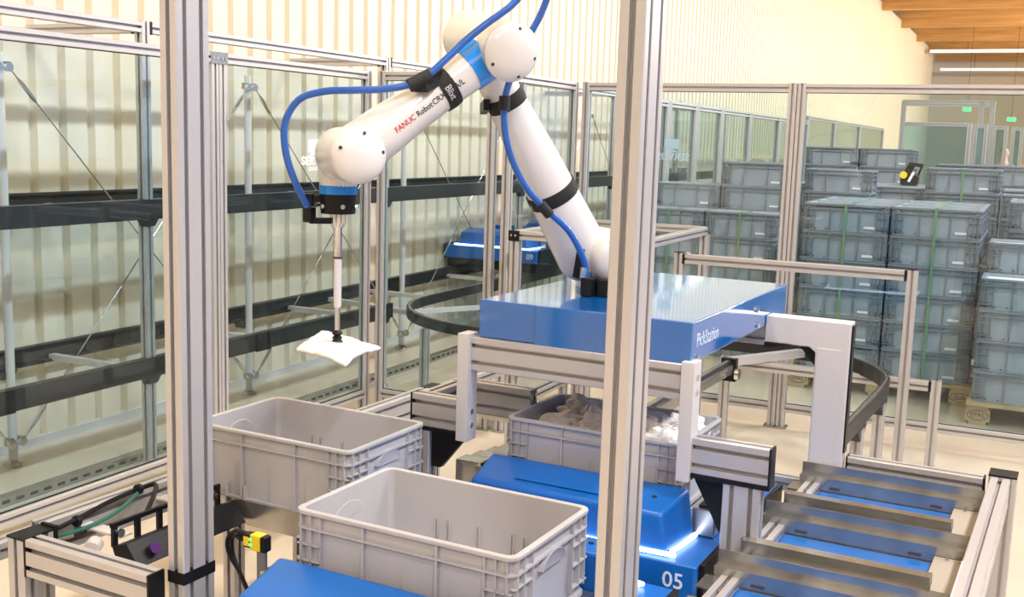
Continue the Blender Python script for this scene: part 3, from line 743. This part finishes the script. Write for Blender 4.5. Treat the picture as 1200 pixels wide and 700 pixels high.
# cap rings and screws of the elbow
ea = (EN-EF).normalized()
MB().tube([EN-ea*.002, EN+ea*.002], .0842, 32, False).build('elbow_seam', GREYP, elb)
MB().tube([EF-ea*.03, EF-ea*.027], .0875, 32, False).build('elbow_seam', GREYP, elb)
e1 = ea.cross(V((0, 0, 1))).normalized(); e2 = e1.cross(ea)
for a in (100, 190, 250, 330):
    q = EN+ea*.021+(e1*cos(rad(a))+e2*sin(rad(a)))*.068; MB().disc(q-ea*.002, ea*1.2+(e1*cos(rad(a))+e2*sin(rad(a))), .005, .005, 10).build('screw', DARK, elb)
fore = capsule(F0, F1, .066, .074, 'forearm', ROBW, dome0=False, mid=[(0, .074), (.22, .064), (.4, .061), (.6, .064), (.78, .072), (1, .078)])
fd = (F1-F0).normalized()
MB().tube([lerp(F0, F1, .135), lerp(F0, F1, .245)], [.0685, .0665], 32).build('blue_ring', BLUEM, fore)
# wrist joint: drum across the forearm end, facing the camera side
WJ = F1
capsule(WJ-ax*.075, WJ+ax*.10, .080, .078, 'wrist_drum', ROBW, df=.55)
w_ = t
for a in (95, 170, 20, 300):
    q = WJ-ax*.098+(e1*cos(rad(a))+e2*sin(rad(a)))*.062; MB().disc(q, -ax+(e1*cos(rad(a))+e2*sin(rad(a))), .005, .0045, 10).build('screw', DARK, t)
TX, TY = -1.985, 2.62
capsule((TX+.005, TY, 1.60), (TX, TY, 1.515), .064, .056, 'wrist_housing', ROBW, dome1=False)
capsule(V((TX+.01, TY, 1.60)), WJ+ax*.08, .063, .07, 'wrist_link', ROBW)
def vt(z0, z1, r0, r1, nm, m_, n=24): return MB().tube([(TX, TY, z0), (TX, TY, z1)], [r0, r1], n).build(nm, m_, t)
vt(1.49, 1.516, .0565, .0565, 'blue_ring', BLUEM)
fl = vt(1.432, 1.490, .052, .056, 'tool_flange', BLACK)
for a in range(0, 360, 60): MB().disc((TX+.054*cos(rad(a+20)), TY+.054*sin(rad(a+20)), 1.455), (cos(rad(a+20)), sin(rad(a+20)), 0), .007, .008, 10).build('screw', STEEL, fl)
# ---- gripper: its own tool bolted to the flange
grp = t
fl2 = MB()
for a in range(0, 360, 45): fl2.tube([(TX+.018*cos(rad(a)), TY+.018*sin(rad(a)), 1.432), (TX+.018*cos(rad(a)), TY+.018*sin(rad(a)), 1.408), (TX+.012*cos(rad(a)), TY+.012*sin(rad(a)), 1.392)], .0065, 8)
fl2.build('vacuum_head', STEEL, t)
tb = MB().tube([(TX, TY, z) for z in (1.432, 1.39, 1.385, 1.30)], [.014, .014, .0125, .0125], 16).build('gripper_tube', STEEL, t)
MB().tube([(TX, TY, 1.302), (TX, TY, 1.296)], .0135, 16).build('tube_ring', DARK, t)
MB().tube([(TX, TY, z) for z in (1.296, 1.155, 1.15, 1.145)], [.0118, .0118, .0118, .008], 16).build('gripper_tube', ALUP, t)
MB().tube([(TX, TY, z) for z in (1.145, 1.075)], .0085, 16).build('gripper_tube', STEEL, t)
MB().tube([(TX, TY, z) for z in (1.078, 1.072, 1.066, 1.060, 1.054, 1.048, 1.040)], [.008, .015, .016, .010, .016, .013, .018], 16).build('suction_cup', BLACK, t)
# elbow connector of the hose at the tool
MB().box(TX-.075, TX-.045, TY-.075, TY-.045, 1.405, 1.45).build('hose_elbow', BLACK, t, bevel=.004)
MB().bar((TX-.06, TY-.06, 1.41), (TX-.01, TY-.02, 1.41), .018, .018).build('hose_elbow', BLACK, t)
MB().tube([(TX-.06, TY-.06, 1.455), (TX-.06, TY-.06, 1.49)], .014, 12).build('hose_clamp', BLACK, t)
MB().bar((TX-.06, TY-.06, 1.475), (TX-.02, TY-.03, 1.478), .014, .02).build('hose_clamp', BLACK, t)
# hose
cab = [(-1.432, 3.226, 1.214), (-1.436, 3.202, 1.286), (-1.469, 3.154, 1.378), (-1.518, 3.093, 1.444), (-1.564, 3.035, 1.513), (-1.593, 2.987, 1.597), (-1.604, 2.951, 1.688), (-1.605, 2.943, 1.778), (-1.588, 2.94, 1.841), (-1.563, 2.928, 1.898), (-1.528, 2.922, 1.957), (-1.48, 2.913, 2.024), (-1.445, 2.898, 2.094), (-1.438, 2.863, 2.142), (-1.46, 2.812, 2.107), (-1.491, 2.761, 2.041), (-1.544, 2.712, 1.985), (-1.592, 2.679, 1.936), (-1.634, 2.635, 1.877), (-1.688, 2.597, 1.821), (-1.763, 2.553, 1.797), (-1.853, 2.516, 1.79), (-1.939, 2.493, 1.785), (-2.014, 2.472, 1.76), (-2.055, 2.461, 1.692), (-2.06, 2.472, 1.607), (-2.052, 2.5, 1.53), (-2.048, 2.53, 1.482), (TX-.06, TY-.06, 1.445)]
MB().tube(catmull(cab, 5), .0105, 12).build('hose', BLUEC, t)
for k in (19.5, 20.6): pass
# straps round the arms
def strap(a, b, s0, s1, r, nm, txt, tp=0):
    a, b = V(a), V(b)
    o = MB().tube([lerp(a, b, s0), lerp(a, b, (s0+s1)/2), lerp(a, b, s1)], [r, r+.002, r], 28).build(nm, FAB, t)
    return o
s1_ = strap(F0, F1, .365, .445, .0655, 'strap', '')
hp_ = V((-1.688, 2.597, 1.821))
MB().tube([hp_+V((.022, .022, .016)), hp_+V((-.022, -.02, -.015))], .020, 14).build('strap_loop', FAB, s1_)
MB().bar(hp_+V((0, .0, -.01)), lerp(F0, F1, .40)+V((.0, -.045, .03)), .045, .045).build('strap_tongue', FAB, s1_)
s2_ = strap(U0, U1, .30, .355, .0855, 'strap', '')
s3_ = strap(U0, U1, .745, .80, .0640, 'strap', '')
hp3 = V((-1.605, 2.943, 1.775)); MB().tube([hp3+V((0, 0, .022)), hp3-V((0, 0, .022))], .017, 12).build('strap_loop', FAB, s3_)
bk = lerp(U0, U1, .77)
MB().bar(bk+V((-.07, -.02, -.03)), bk+V((-.02, -.085, -.018)), .02, .034).build('buckle', BLACK, s3_)
hp2 = V((-1.525, 3.085, 1.45)); MB().tube([hp2+V((.012, .012, -.018)), hp2-V((.012, .012, -.018))], .017, 12).build('strap_loop', FAB, s2_)
# print wrapped on the tubes: u along the arm, v round it
def wrap_text(body, size, A, B, r_of, s_mid, ndir, material, parent, flip=1, sx=1, bold=0, off=.0012, around=0):
    me = text_mesh(body, size, 0, bold); A, B = V(A), V(B); L = (B-A).length; d = (B-A).normalized()*flip
    n = V(ndir); n = (n-d*n.dot(d)).normalized(); b = n.cross(d)*1.0
    o0 = V(ORIG[parent.name]); c = lerp(A, B, s_mid)
    upd = n.cross(d)
    for v in me.vertices:
        uu, vv = v.co.x*sx, v.co.y
        if around: uu, vv = -around*vv, around*uu
        p = c+d*uu; s = s_mid+flip*uu/L; r = r_of(s)+off; th = vv/r
        v.co = p+(n*cos(th)+upd*sin(th))*r-o0
    me.materials.clear(); me.materials.append(material)
    o = bpy.data.objects.new('lettering', me); COL.objects.link(o); o.parent = parent; ORIG[o.name] = tuple(o0)
    return o
tocam = V((0, 0, CAMZ))
def fr(s):
    K = [(0, .068), (.22, .064), (.4, .061), (.6, .064), (.78, .072), (1, .078)]
    for (a, ra), (b, rb) in zip(K, K[1:]):
        if s <= b: return ra+(rb-ra)*(s-a)/(b-a)
    return .078
nrm = (tocam-lerp(F0, F1, .5))+V((0, 0, -1.1))
wrap_text('FANUC', .024, F0, F1, fr, .70, nrm, RED, fore, -1, .9, .0003)
wrap_text('Robot', .024, F0, F1, fr, .575, nrm, DARK, fore, -1, .9, .0003)
wrap_text('CRX-10iA/L', .024, F0, F1, fr, .420, nrm, DARK, fore, -1, .95, .0003)
wrap_text('Blixt', .030, F0, F1, lambda s: .0672, .412, nrm+V((0, 0, -.25)), GREYP, s1_, -1, .8, .0004, around=-1)
wrap_text('Blink', .030, U0, U1, lambda s: .0872, .327, V((-.75, -.75, 0)), GREYP, s2_, -1, .9, .0003, around=1)
# base connectors
bc = MB().box(-1.445, -1.405, 3.20, 3.26, ZB1+.0005, ZR+.05).build('connector_block', BLACK, t, bevel=.004)
MB().box(-1.40, -1.34, 3.23, 3.28, ZB1+.0005, ZR+.045).build('connector_block', BLACK, t, bevel=.004)
MB().bar((-1.475, 3.235, ZR+.045), (-1.455, 3.22, ZR+.14), .02, .02).build('hose_clip', BLACK, bc)
MB().tube([(-1.44, 3.22, ZR+.045), (-1.436, 3.215, ZR+.085)], .016, 12).build('hose_collar', STEEL, bc)
MB().tube(catmull([(-1.37, 3.28, ZR+.03), (-1.30, 3.24, ZR+.01), (-1.25, 3.19, ZR-.006), (-1.18, 3.12, ZR-.007)], 6), .005, 8).build('base_cable', BLACK, t)

# ================================================================== SMALL DEVICES
t = thing('scanner_bar', (-2.18, 2.15, .50), 'long black scanner bar with a purple lens inside the left frame', 'scanner')
p = [(-2.225, .555), (-2.17, .575), (-2.125, .515), (-2.205, .505)]
MB().prism(p, 'y', 1.955, 2.37).build('housing', BLACK, t, bevel=.003)
MB().disc((-2.135, 2.02, .548), (.8, 0, .6), .017, .006, 20).build('lens', PURPLE, t)
mb = MB()
for y in (1.97, 2.05, 2.13, 2.21, 2.29, 2.36): mb.box(-2.235, -2.225, y-.008, y+.008, .55, .612)
mb.box(-2.236, -2.226, 1.96, 2.37, .604, .616)
mb.build('bracket', BLACK, t)
for y in (1.985, 2.2, 2.34): MB().disc((-2.225, y, .585), (1, 0, 0), .012, .006, 12).build('bolt', STEEL, t)
MB().box(-2.40, -2.24, 2.0, 2.04, .56, .566).build('arm', ALUP, t); MB().box(-2.40, -2.24, 2.28, 2.32, .56, .566).build('arm', ALUP, t)
MB().disc((-2.27, 1.94, .56), (.6, -.8, 0), .022, .05, 18).build('knob', ALUP, t)
t = thing('cable_bundle', (-2.38, 2.0, .57), 'black and green cables tied along the left beam', 'cable')
MB().tube(catmull([(-2.385, 1.89, .585), (-2.375, 1.98, .60), (-2.385, 2.1, .612), (-2.38, 2.2, .62), (-2.34, 2.22, .635), (-2.29, 2.17, .63), (-2.25, 2.1, .60)], 6), .007, 8).build('black_cable', BLACK, t)
MB().tube(catmull([(-2.378, 1.89, .570), (-2.36, 2.0, .572), (-2.355, 2.1, .59), (-2.375, 2.2, .617)], 6), .006, 8).build('green_cable', CABLEG, t)
for y, z in ((1.97, .593), (2.19, .622)): MB().tube([(-2.375, y-.006, z), (-2.375, y+.006, z)], .016, 10).build('cable_tie', BLACK, t)
t = thing('light_sensor', (-1.79, 2.03, .60), 'small black and yellow sensor with green light on a stalk by the left post', 'sensor')
sx, sy, sz = -1.79, 2.035, .635
MB().box(sx-.012, sx+.02, sy-.015, sy+.015, sz-.021, sz+.021).build('yellow_body', YELLOW, t, bevel=.003)
MB().box(sx-.036, sx-.012, sy-.013, sy+.013, sz-.018, sz+.018).build('black_body', BLACK, t, bevel=.003)
MB().box(sx+.02, sx+.036, sy-.014, sy+.014, sz-.022, sz+.02).build('lens_head', BLACK, t, bevel=.004)
MB().box(sx-.033, sx-.016, sy-.0145, sy-.013, sz-.012, sz+.012).build('label_plate', YELLOW, t)
for z in (.008, -.006): MB().disc((sx-.009, sy-.015, sz+z), (0, -1, 0), .004, .002, 8).build('status_light', GREENL, t)
MB().box(sx+.002, sx+.03, sy-.004, sy+.004, .40, sz-.02).build('stalk', GALV, t)
for d in (0, .014):
    MB().tube(catmull([(sx-.036, sy, sz+.012-d), (sx-.07, sy, sz+.014-d), (sx-.098+d, sy, sz-.012), (sx-.09+d, sy-.005, sz-.05), (sx-.05, sy-.01, sz-.09), (sx-.02, sy, sz-.16)], 6), .0055, 8).build('cable', BLACK, t)
    MB().tube([(sx-.036, sy, sz+.012-d), (sx-.06, sy, sz+.013-d)], .0075, 10).build('plug', BLACK, t)

# ================================================================== CRATE STORE BEHIND THE RIGHT FENCE (room frame)
CW, CD, CH = .565, .385, .192
def make_store_crate():
    t = thing('store_crate', (0, 0, 0), 'x', 'crate', 'crates stacked behind the fence', 'R')
    X, Y = CW/2, CD/2
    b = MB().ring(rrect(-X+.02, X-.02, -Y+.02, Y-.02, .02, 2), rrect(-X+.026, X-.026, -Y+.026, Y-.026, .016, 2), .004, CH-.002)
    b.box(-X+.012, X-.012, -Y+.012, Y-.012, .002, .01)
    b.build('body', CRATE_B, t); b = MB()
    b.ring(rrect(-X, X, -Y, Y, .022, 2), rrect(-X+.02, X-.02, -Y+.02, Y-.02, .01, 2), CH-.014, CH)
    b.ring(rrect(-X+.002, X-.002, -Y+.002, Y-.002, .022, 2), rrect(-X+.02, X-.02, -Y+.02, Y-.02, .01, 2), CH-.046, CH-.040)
    b.build('rim', CRATE_SHADE, t)
    r = MB(); g = .002
    for s in (-1, 1):
        y0, y1 = sorted((s*(Y-.003), s*(Y-.022)))
        for x in (-X+.022, -X+.05, -X+.078, -.095, .095, X-.078, X-.05, X-.022): r.box(x-g, x+g, y0, y1, .008, CH-.01)
        for sx in (-1, 1):
            xs = sorted((sx*(X-.01), sx*(X-.08)))
            for z in (CH-.085, .035): r.box(xs[0], xs[1], y0, y1, z-g, z+g)
        x0, x1 = sorted((s*(X-.003), s*(X-.022)))
        for yy in (-Y+.024, -Y+.06, -Y+.1, Y-.1, Y-.06, Y-.024): r.box(x0, x1, yy-g, yy+g, .008, CH-.01)
        for z in (CH-.085, .04): r.box(x0, x1, -Y+.02, Y-.02, z-g, z+g)
    tag(r.build('rib_moulding', CRATE_SHADE, t), kind='stuff')
    MB().box(X-.16, X-.09, -Y+.012, -Y+.02, .03, .046).build('label_strip', LABELW, t)
    d = MB()
    for s in (-1, 1):
        for k in range(4):
            for q in range(2): d.box(s*(X-.03)-.024+k*.014, s*(X-.03)-.016+k*.014, -Y+.017, -Y+.0202, .014+q*.02, .024+q*.02)
    for x in (-.20, -.13): d.box(x, x+.008, -Y+.017, -Y+.0202, .014, .022)
    tag(d.build('drain_holes', DARK, t), kind='stuff')
    MB().box(-X+.02, X-.02, -Y+.02, Y-.02, CH-.03, CH-.022).build('contents_sheet', LABELW, t)
    return t
proto = make_store_crate(); first = [True]
def store(x, y, z, label, lid=True):
    global proto
    if first[0]:
        proto.matrix_world = RM @ Matrix.Translation((x, y, z)); proto['label'] = label; first[0] = False; ORIG[proto.name] = (0, 0, 0); return proto
    o = copy_thing(proto, (x, y, z), label, frame='R', base=(0, 0, 0))
    if not lid:
        for c in list(o.children):
            if c.name.startswith('contents_sheet'): bpy.data.objects.remove(c)
    return o
def pallet(x, y, label):
    t = thing('pallet', (x, y, 0), label, 'pallet', 'wooden pallets under the crates', 'R')
    for k in range(5): yy = y-.36+k*.18; MB().box(x-.6, x+.6, yy-.06, yy+.06, .122, .144).build('deck_board', WOODP, t)
    for xx in (-.53, 0, .53):
        MB().box(x+xx-.06, x+xx+.06, y-.4, y+.4, .1, .122).build('stringer_board', WOODP, t)
        MB().box(x+xx-.05, x+xx+.05, y-.4, y+.4, 0, .022).build('bottom_board', WOODP, t)
        for yy in (-.34, 0, .34): MB().box(x+xx-.07, x+xx+.07, y+yy-.055, y+yy+.055, .022, .1).build('block', WOODP, t)
    for xx, s in ((-.53, 'EPAL'), (.53, 'EUR')):
        text_obj('burnt_mark', s, .045, (x+xx, y-.3965, .061), (1, 0, 0), (0, 0, 1), TROUS, t, .9)
        el = [(x+xx+.062*cos(a), .061+.032*sin(a)) for a in [2*pi*k/24 for k in range(24)]]
        m_ = MB()
        n = 24
        vs = [(a, y-.3962, b) for a, b in el]+[(x+xx+(a-x-xx)*.92, y-.3962, .061+(b-.061)*.88) for a, b in el]
        m_.add(vs, [(k, (k+1) % n, n+(k+1) % n, n+k) for k in range(n)]).build('burnt_ring', TROUS, t)
    return t
ORD = ['bottom', 'second', 'third', 'fourth', 'fifth', 'sixth', 'seventh', 'eighth', 'ninth']
ROWS = ['', ', second row back', ', third row back', ', rearmost row']
def stack(x, y, n, where, z0=0, strap_=False, row=1):
    """a stack of n crates; row = how many crates deep"""
    for r in range(row):
        for k in range(n):
            if r > 0 and k < n-2 and n > 2: continue          # wholly hidden behind the front stack
            lev = 'topmost' if k == n-1 else ORD[k]
            store(x, y+CD/2+r*(CD+.006), z0+k*CH, 'grey crate, %s of %s%s' % (lev, where, ROWS[r]), k == n-1)
    if strap_:
        zt = z0+n*CH
        t = thing('packing_strap', (x, y, z0), 'green packing strap round %s' % where, 'strap', 'green packing straps', 'R')
        MB().box(x-.009, x+.009, y-.007, y-.003, max(z0-.04, 0), zt+.002).box(x-.009, x+.009, y-.007, y+CD*row, zt+.001, zt+.004).build('band', GREENS, t)
pallet(-.87, 8.0, 'pallet under the two tall crate stacks right of the double post')
stack(-1.16, 7.62, 6, 'the stack just right of the double post', .144, True, 3)
stack(-.585, 7.62, 6, 'the stack left of the dark gap', .144, True, 3)
pallet(.32, 7.55, 'pallet at the right picture edge')
stack(.02, 7.17, 4, 'the low stack at the right edge', .144)
stack(.60, 7.17, 4, 'the low stack beyond the right edge', .144)
stack(.03, 7.57, 5, 'the stack behind the low right one', .144)
stack(.12, 8.10, 7, 'the third stack back at the right edge', row=2)
stack(.72, 8.10, 7, 'the third stack back beyond the edge')
stack(-2.06, 8.35, 6, 'the stack just left of the double post', strap_=True)
stack(-2.635, 8.35, 6, 'the stack beside the thick front post', strap_=True)
stack(-2.06, 8.78, 8, 'the tall stack behind the strapped one')
stack(-2.63, 8.76, 7, 'the back stack near the mirrored lettering')
pallet(-1.5, 9.75, 'pallet under the lone stack right of the double post')
stack(-1.55, 9.6, 7, 'the lone stack right of the double post', .144)
# large field of stacks further back
for x, c in ((-1.75, 'left'), (-1.17, 'middle'), (-.59, 'right')):
    stack(x, 10.2, 7, 'the flat-topped field, %s column' % c, row=3)
pallet(-1.76, 12.5, 'pallet under the tall pale crate block')
for x, c in ((-2.05, 'left'), (-1.475, 'right')):
    stack(x, 12.2, 8, 'the tall pale block, %s column' % c, .144)
stack(-.55, 9.45, 8, 'the crossing row, left end', strap_=True)
stack(.03, 9.45, 7, 'the crossing row, right end')
for x, c in ((-.72, 'left'), (-.14, 'middle'), (.44, 'right')):
    stack(x, 12.4, 8, 'the farthest crate row, %s stack' % c, row=2)
for x, c in ((.0, 'left'), (.6, 'right')):
    stack(x, 10.6, 7, 'the right middle block, %s column' % c, row=2)

# hand tool machine on the crates, signs and a worker far back
t = thing('strapping_tool', (-1.08, 10.9, 1.346), 'black and yellow strapping tool standing on the far crates', 'tool', None, 'R')
MB().box(-1.18, -1.02, 10.85, 11.0, 1.346, 1.44).build('body', BLACK, t, bevel=.015)
MB().bar((-1.14, 10.92, 1.43), (-1.09, 10.92, 1.53), .05, .06).build('housing', BLACK, t)
MB().bar((-1.12, 10.92, 1.545), (-.99, 10.92, 1.53), .04, .035).build('grip', BLACK, t)
MB().bar((-1.03, 10.92, 1.43), (-1.0, 10.92, 1.53), .018, .018).build('lever', BLACK, t)
MB().tube([(-1.15, 10.82, 1.44), (-1.15, 10.85, 1.44)], .033, 16).build('yellow_cover', YELLOW, t)
MB().bar((-1.10, 10.83, 1.38), (-1.06, 10.83, 1.47), .045, .02).build('white_plate', WHITE, t)
for x, y, z, lb in ((-2.402, 40, 3.10, 'green escape sign on the far wall, left one'), (-1.01, 40, 2.79, 'green escape sign on the far wall, right one')):
    t = thing('escape_sign', (x, y, z), lb, 'sign', 'green escape signs', 'R')
    MB().box(x-.14, x+.14, y, y+.08, z-.07, z+.07).build('case', ALUP, t)
    MB().box(x-.13, x+.13, y-.01, y, z-.06, z+.06).build('lit_face', SCREEN, t)
    MB().tube([(x, y+.04, z+.07), (x, y+.04, 6.4)], .006, 6).build('hanger', BLACK, t)
# person: one continuous skin surface
def person(x, y, label):
    t = thing('person', (x, y, 0), label, 'person', None, 'R')
    J = [(0, 0, .95), (0, 0, 1.15), (0, 0, 1.38), (0, 0, 1.50), (0, -.01, 1.62), (0, -.02, 1.72),
         (.20, 0, 1.40), (.25, -.03, 1.14), (.22, -.22, 1.02), (-.20, 0, 1.40), (-.25, -.03, 1.14), (-.22, -.22, 1.02),
         (.10, 0, .90), (.11, -.02, .50), (.11, 0, .08), (.11, -.14, .04), (-.10, 0, .90), (-.11, -.02, .50), (-.11, 0, .08), (-.11, -.14, .04)]
    Rr = [.13, .12, .14, .055, .085, .08, .06, .045, .032, .06, .045, .032, .085, .06, .042, .035, .085, .06, .042, .035]
    Ed = [(0, 1), (1, 2), (2, 3), (3, 4), (4, 5), (2, 6), (6, 7), (7, 8), (2, 9), (9, 10), (10, 11), (0, 12), (12, 13), (13, 14), (14, 15), (0, 16), (16, 17), (17, 18), (18, 19)]
    me = bpy.data.meshes.new('body'); me.from_pydata(J, Ed, []); me.update()
    o = bpy.data.objects.new('body', me); COL.objects.link(o); o.parent = t
    sk = o.modifiers.new('skin', 'SKIN'); ly = me.skin_vertices[0] if me.skin_vertices else None
    if ly is None:
        bpy.context.view_layer.objects.active = o; o.select_set(True)
        bpy.ops.object.modifier_remove(modifier='skin'); bpy.ops.object.modifier_add(type='SKIN'); ly = me.skin_vertices[0]
    for i, r in enumerate(Rr): ly.data[i].radius = (r, r*.8)
    ly.data[0].use_root = True
    s = o.modifiers.new('sub', 'SUBSURF'); s.levels = 2; s.render_levels = 2
    me.materials.append(CLOTH)
    head = MB(); pts, rs = [], []
    for k in range(9): q = pi*k/8; pts.append((x, y-.02, 1.68-.115*cos(q))); rs.append(max(.003, .088*sin(q)))
    hd = head.tube(pts, rs, 16).build('head', SKIN, t)
    MB().bar((x, y-.115, 1.69), (x, y-.10, 1.66), .02, .02).build('nose', SKIN, hd)
    for s_ in (-1, 1): MB().disc((x+s_*.03, y-.1, 1.70), (0, -1, 0), .009, .006, 8).build('eye', DARK, hd)
    pts, rs = [], []
    for k in range(6): q = pi/2*k/5; pts.append((x, y+.005, 1.705+.1*sin(q))); rs.append(max(.003, .094*cos(q)))
    MB().tube(pts, rs, 14).build('hair', HAIR, t)
person(-.72, 26, 'person in a pink shirt far behind the crate stacks')
t = thing('work_table', (.6, 25, 0), 'far table with a warm wooden top beside the distant person', 'table', None, 'R')
MB().box(-.4, 1.6, 24.6, 25.4, 1.40, 1.46).build('table_top', WOODB, t)
for x in (-.35, 1.55):
    for y in (24.65, 25.35): MB().box(x-.04, x+.04, y-.04, y+.04, 0, 1.40).build('leg', ALUP, t)
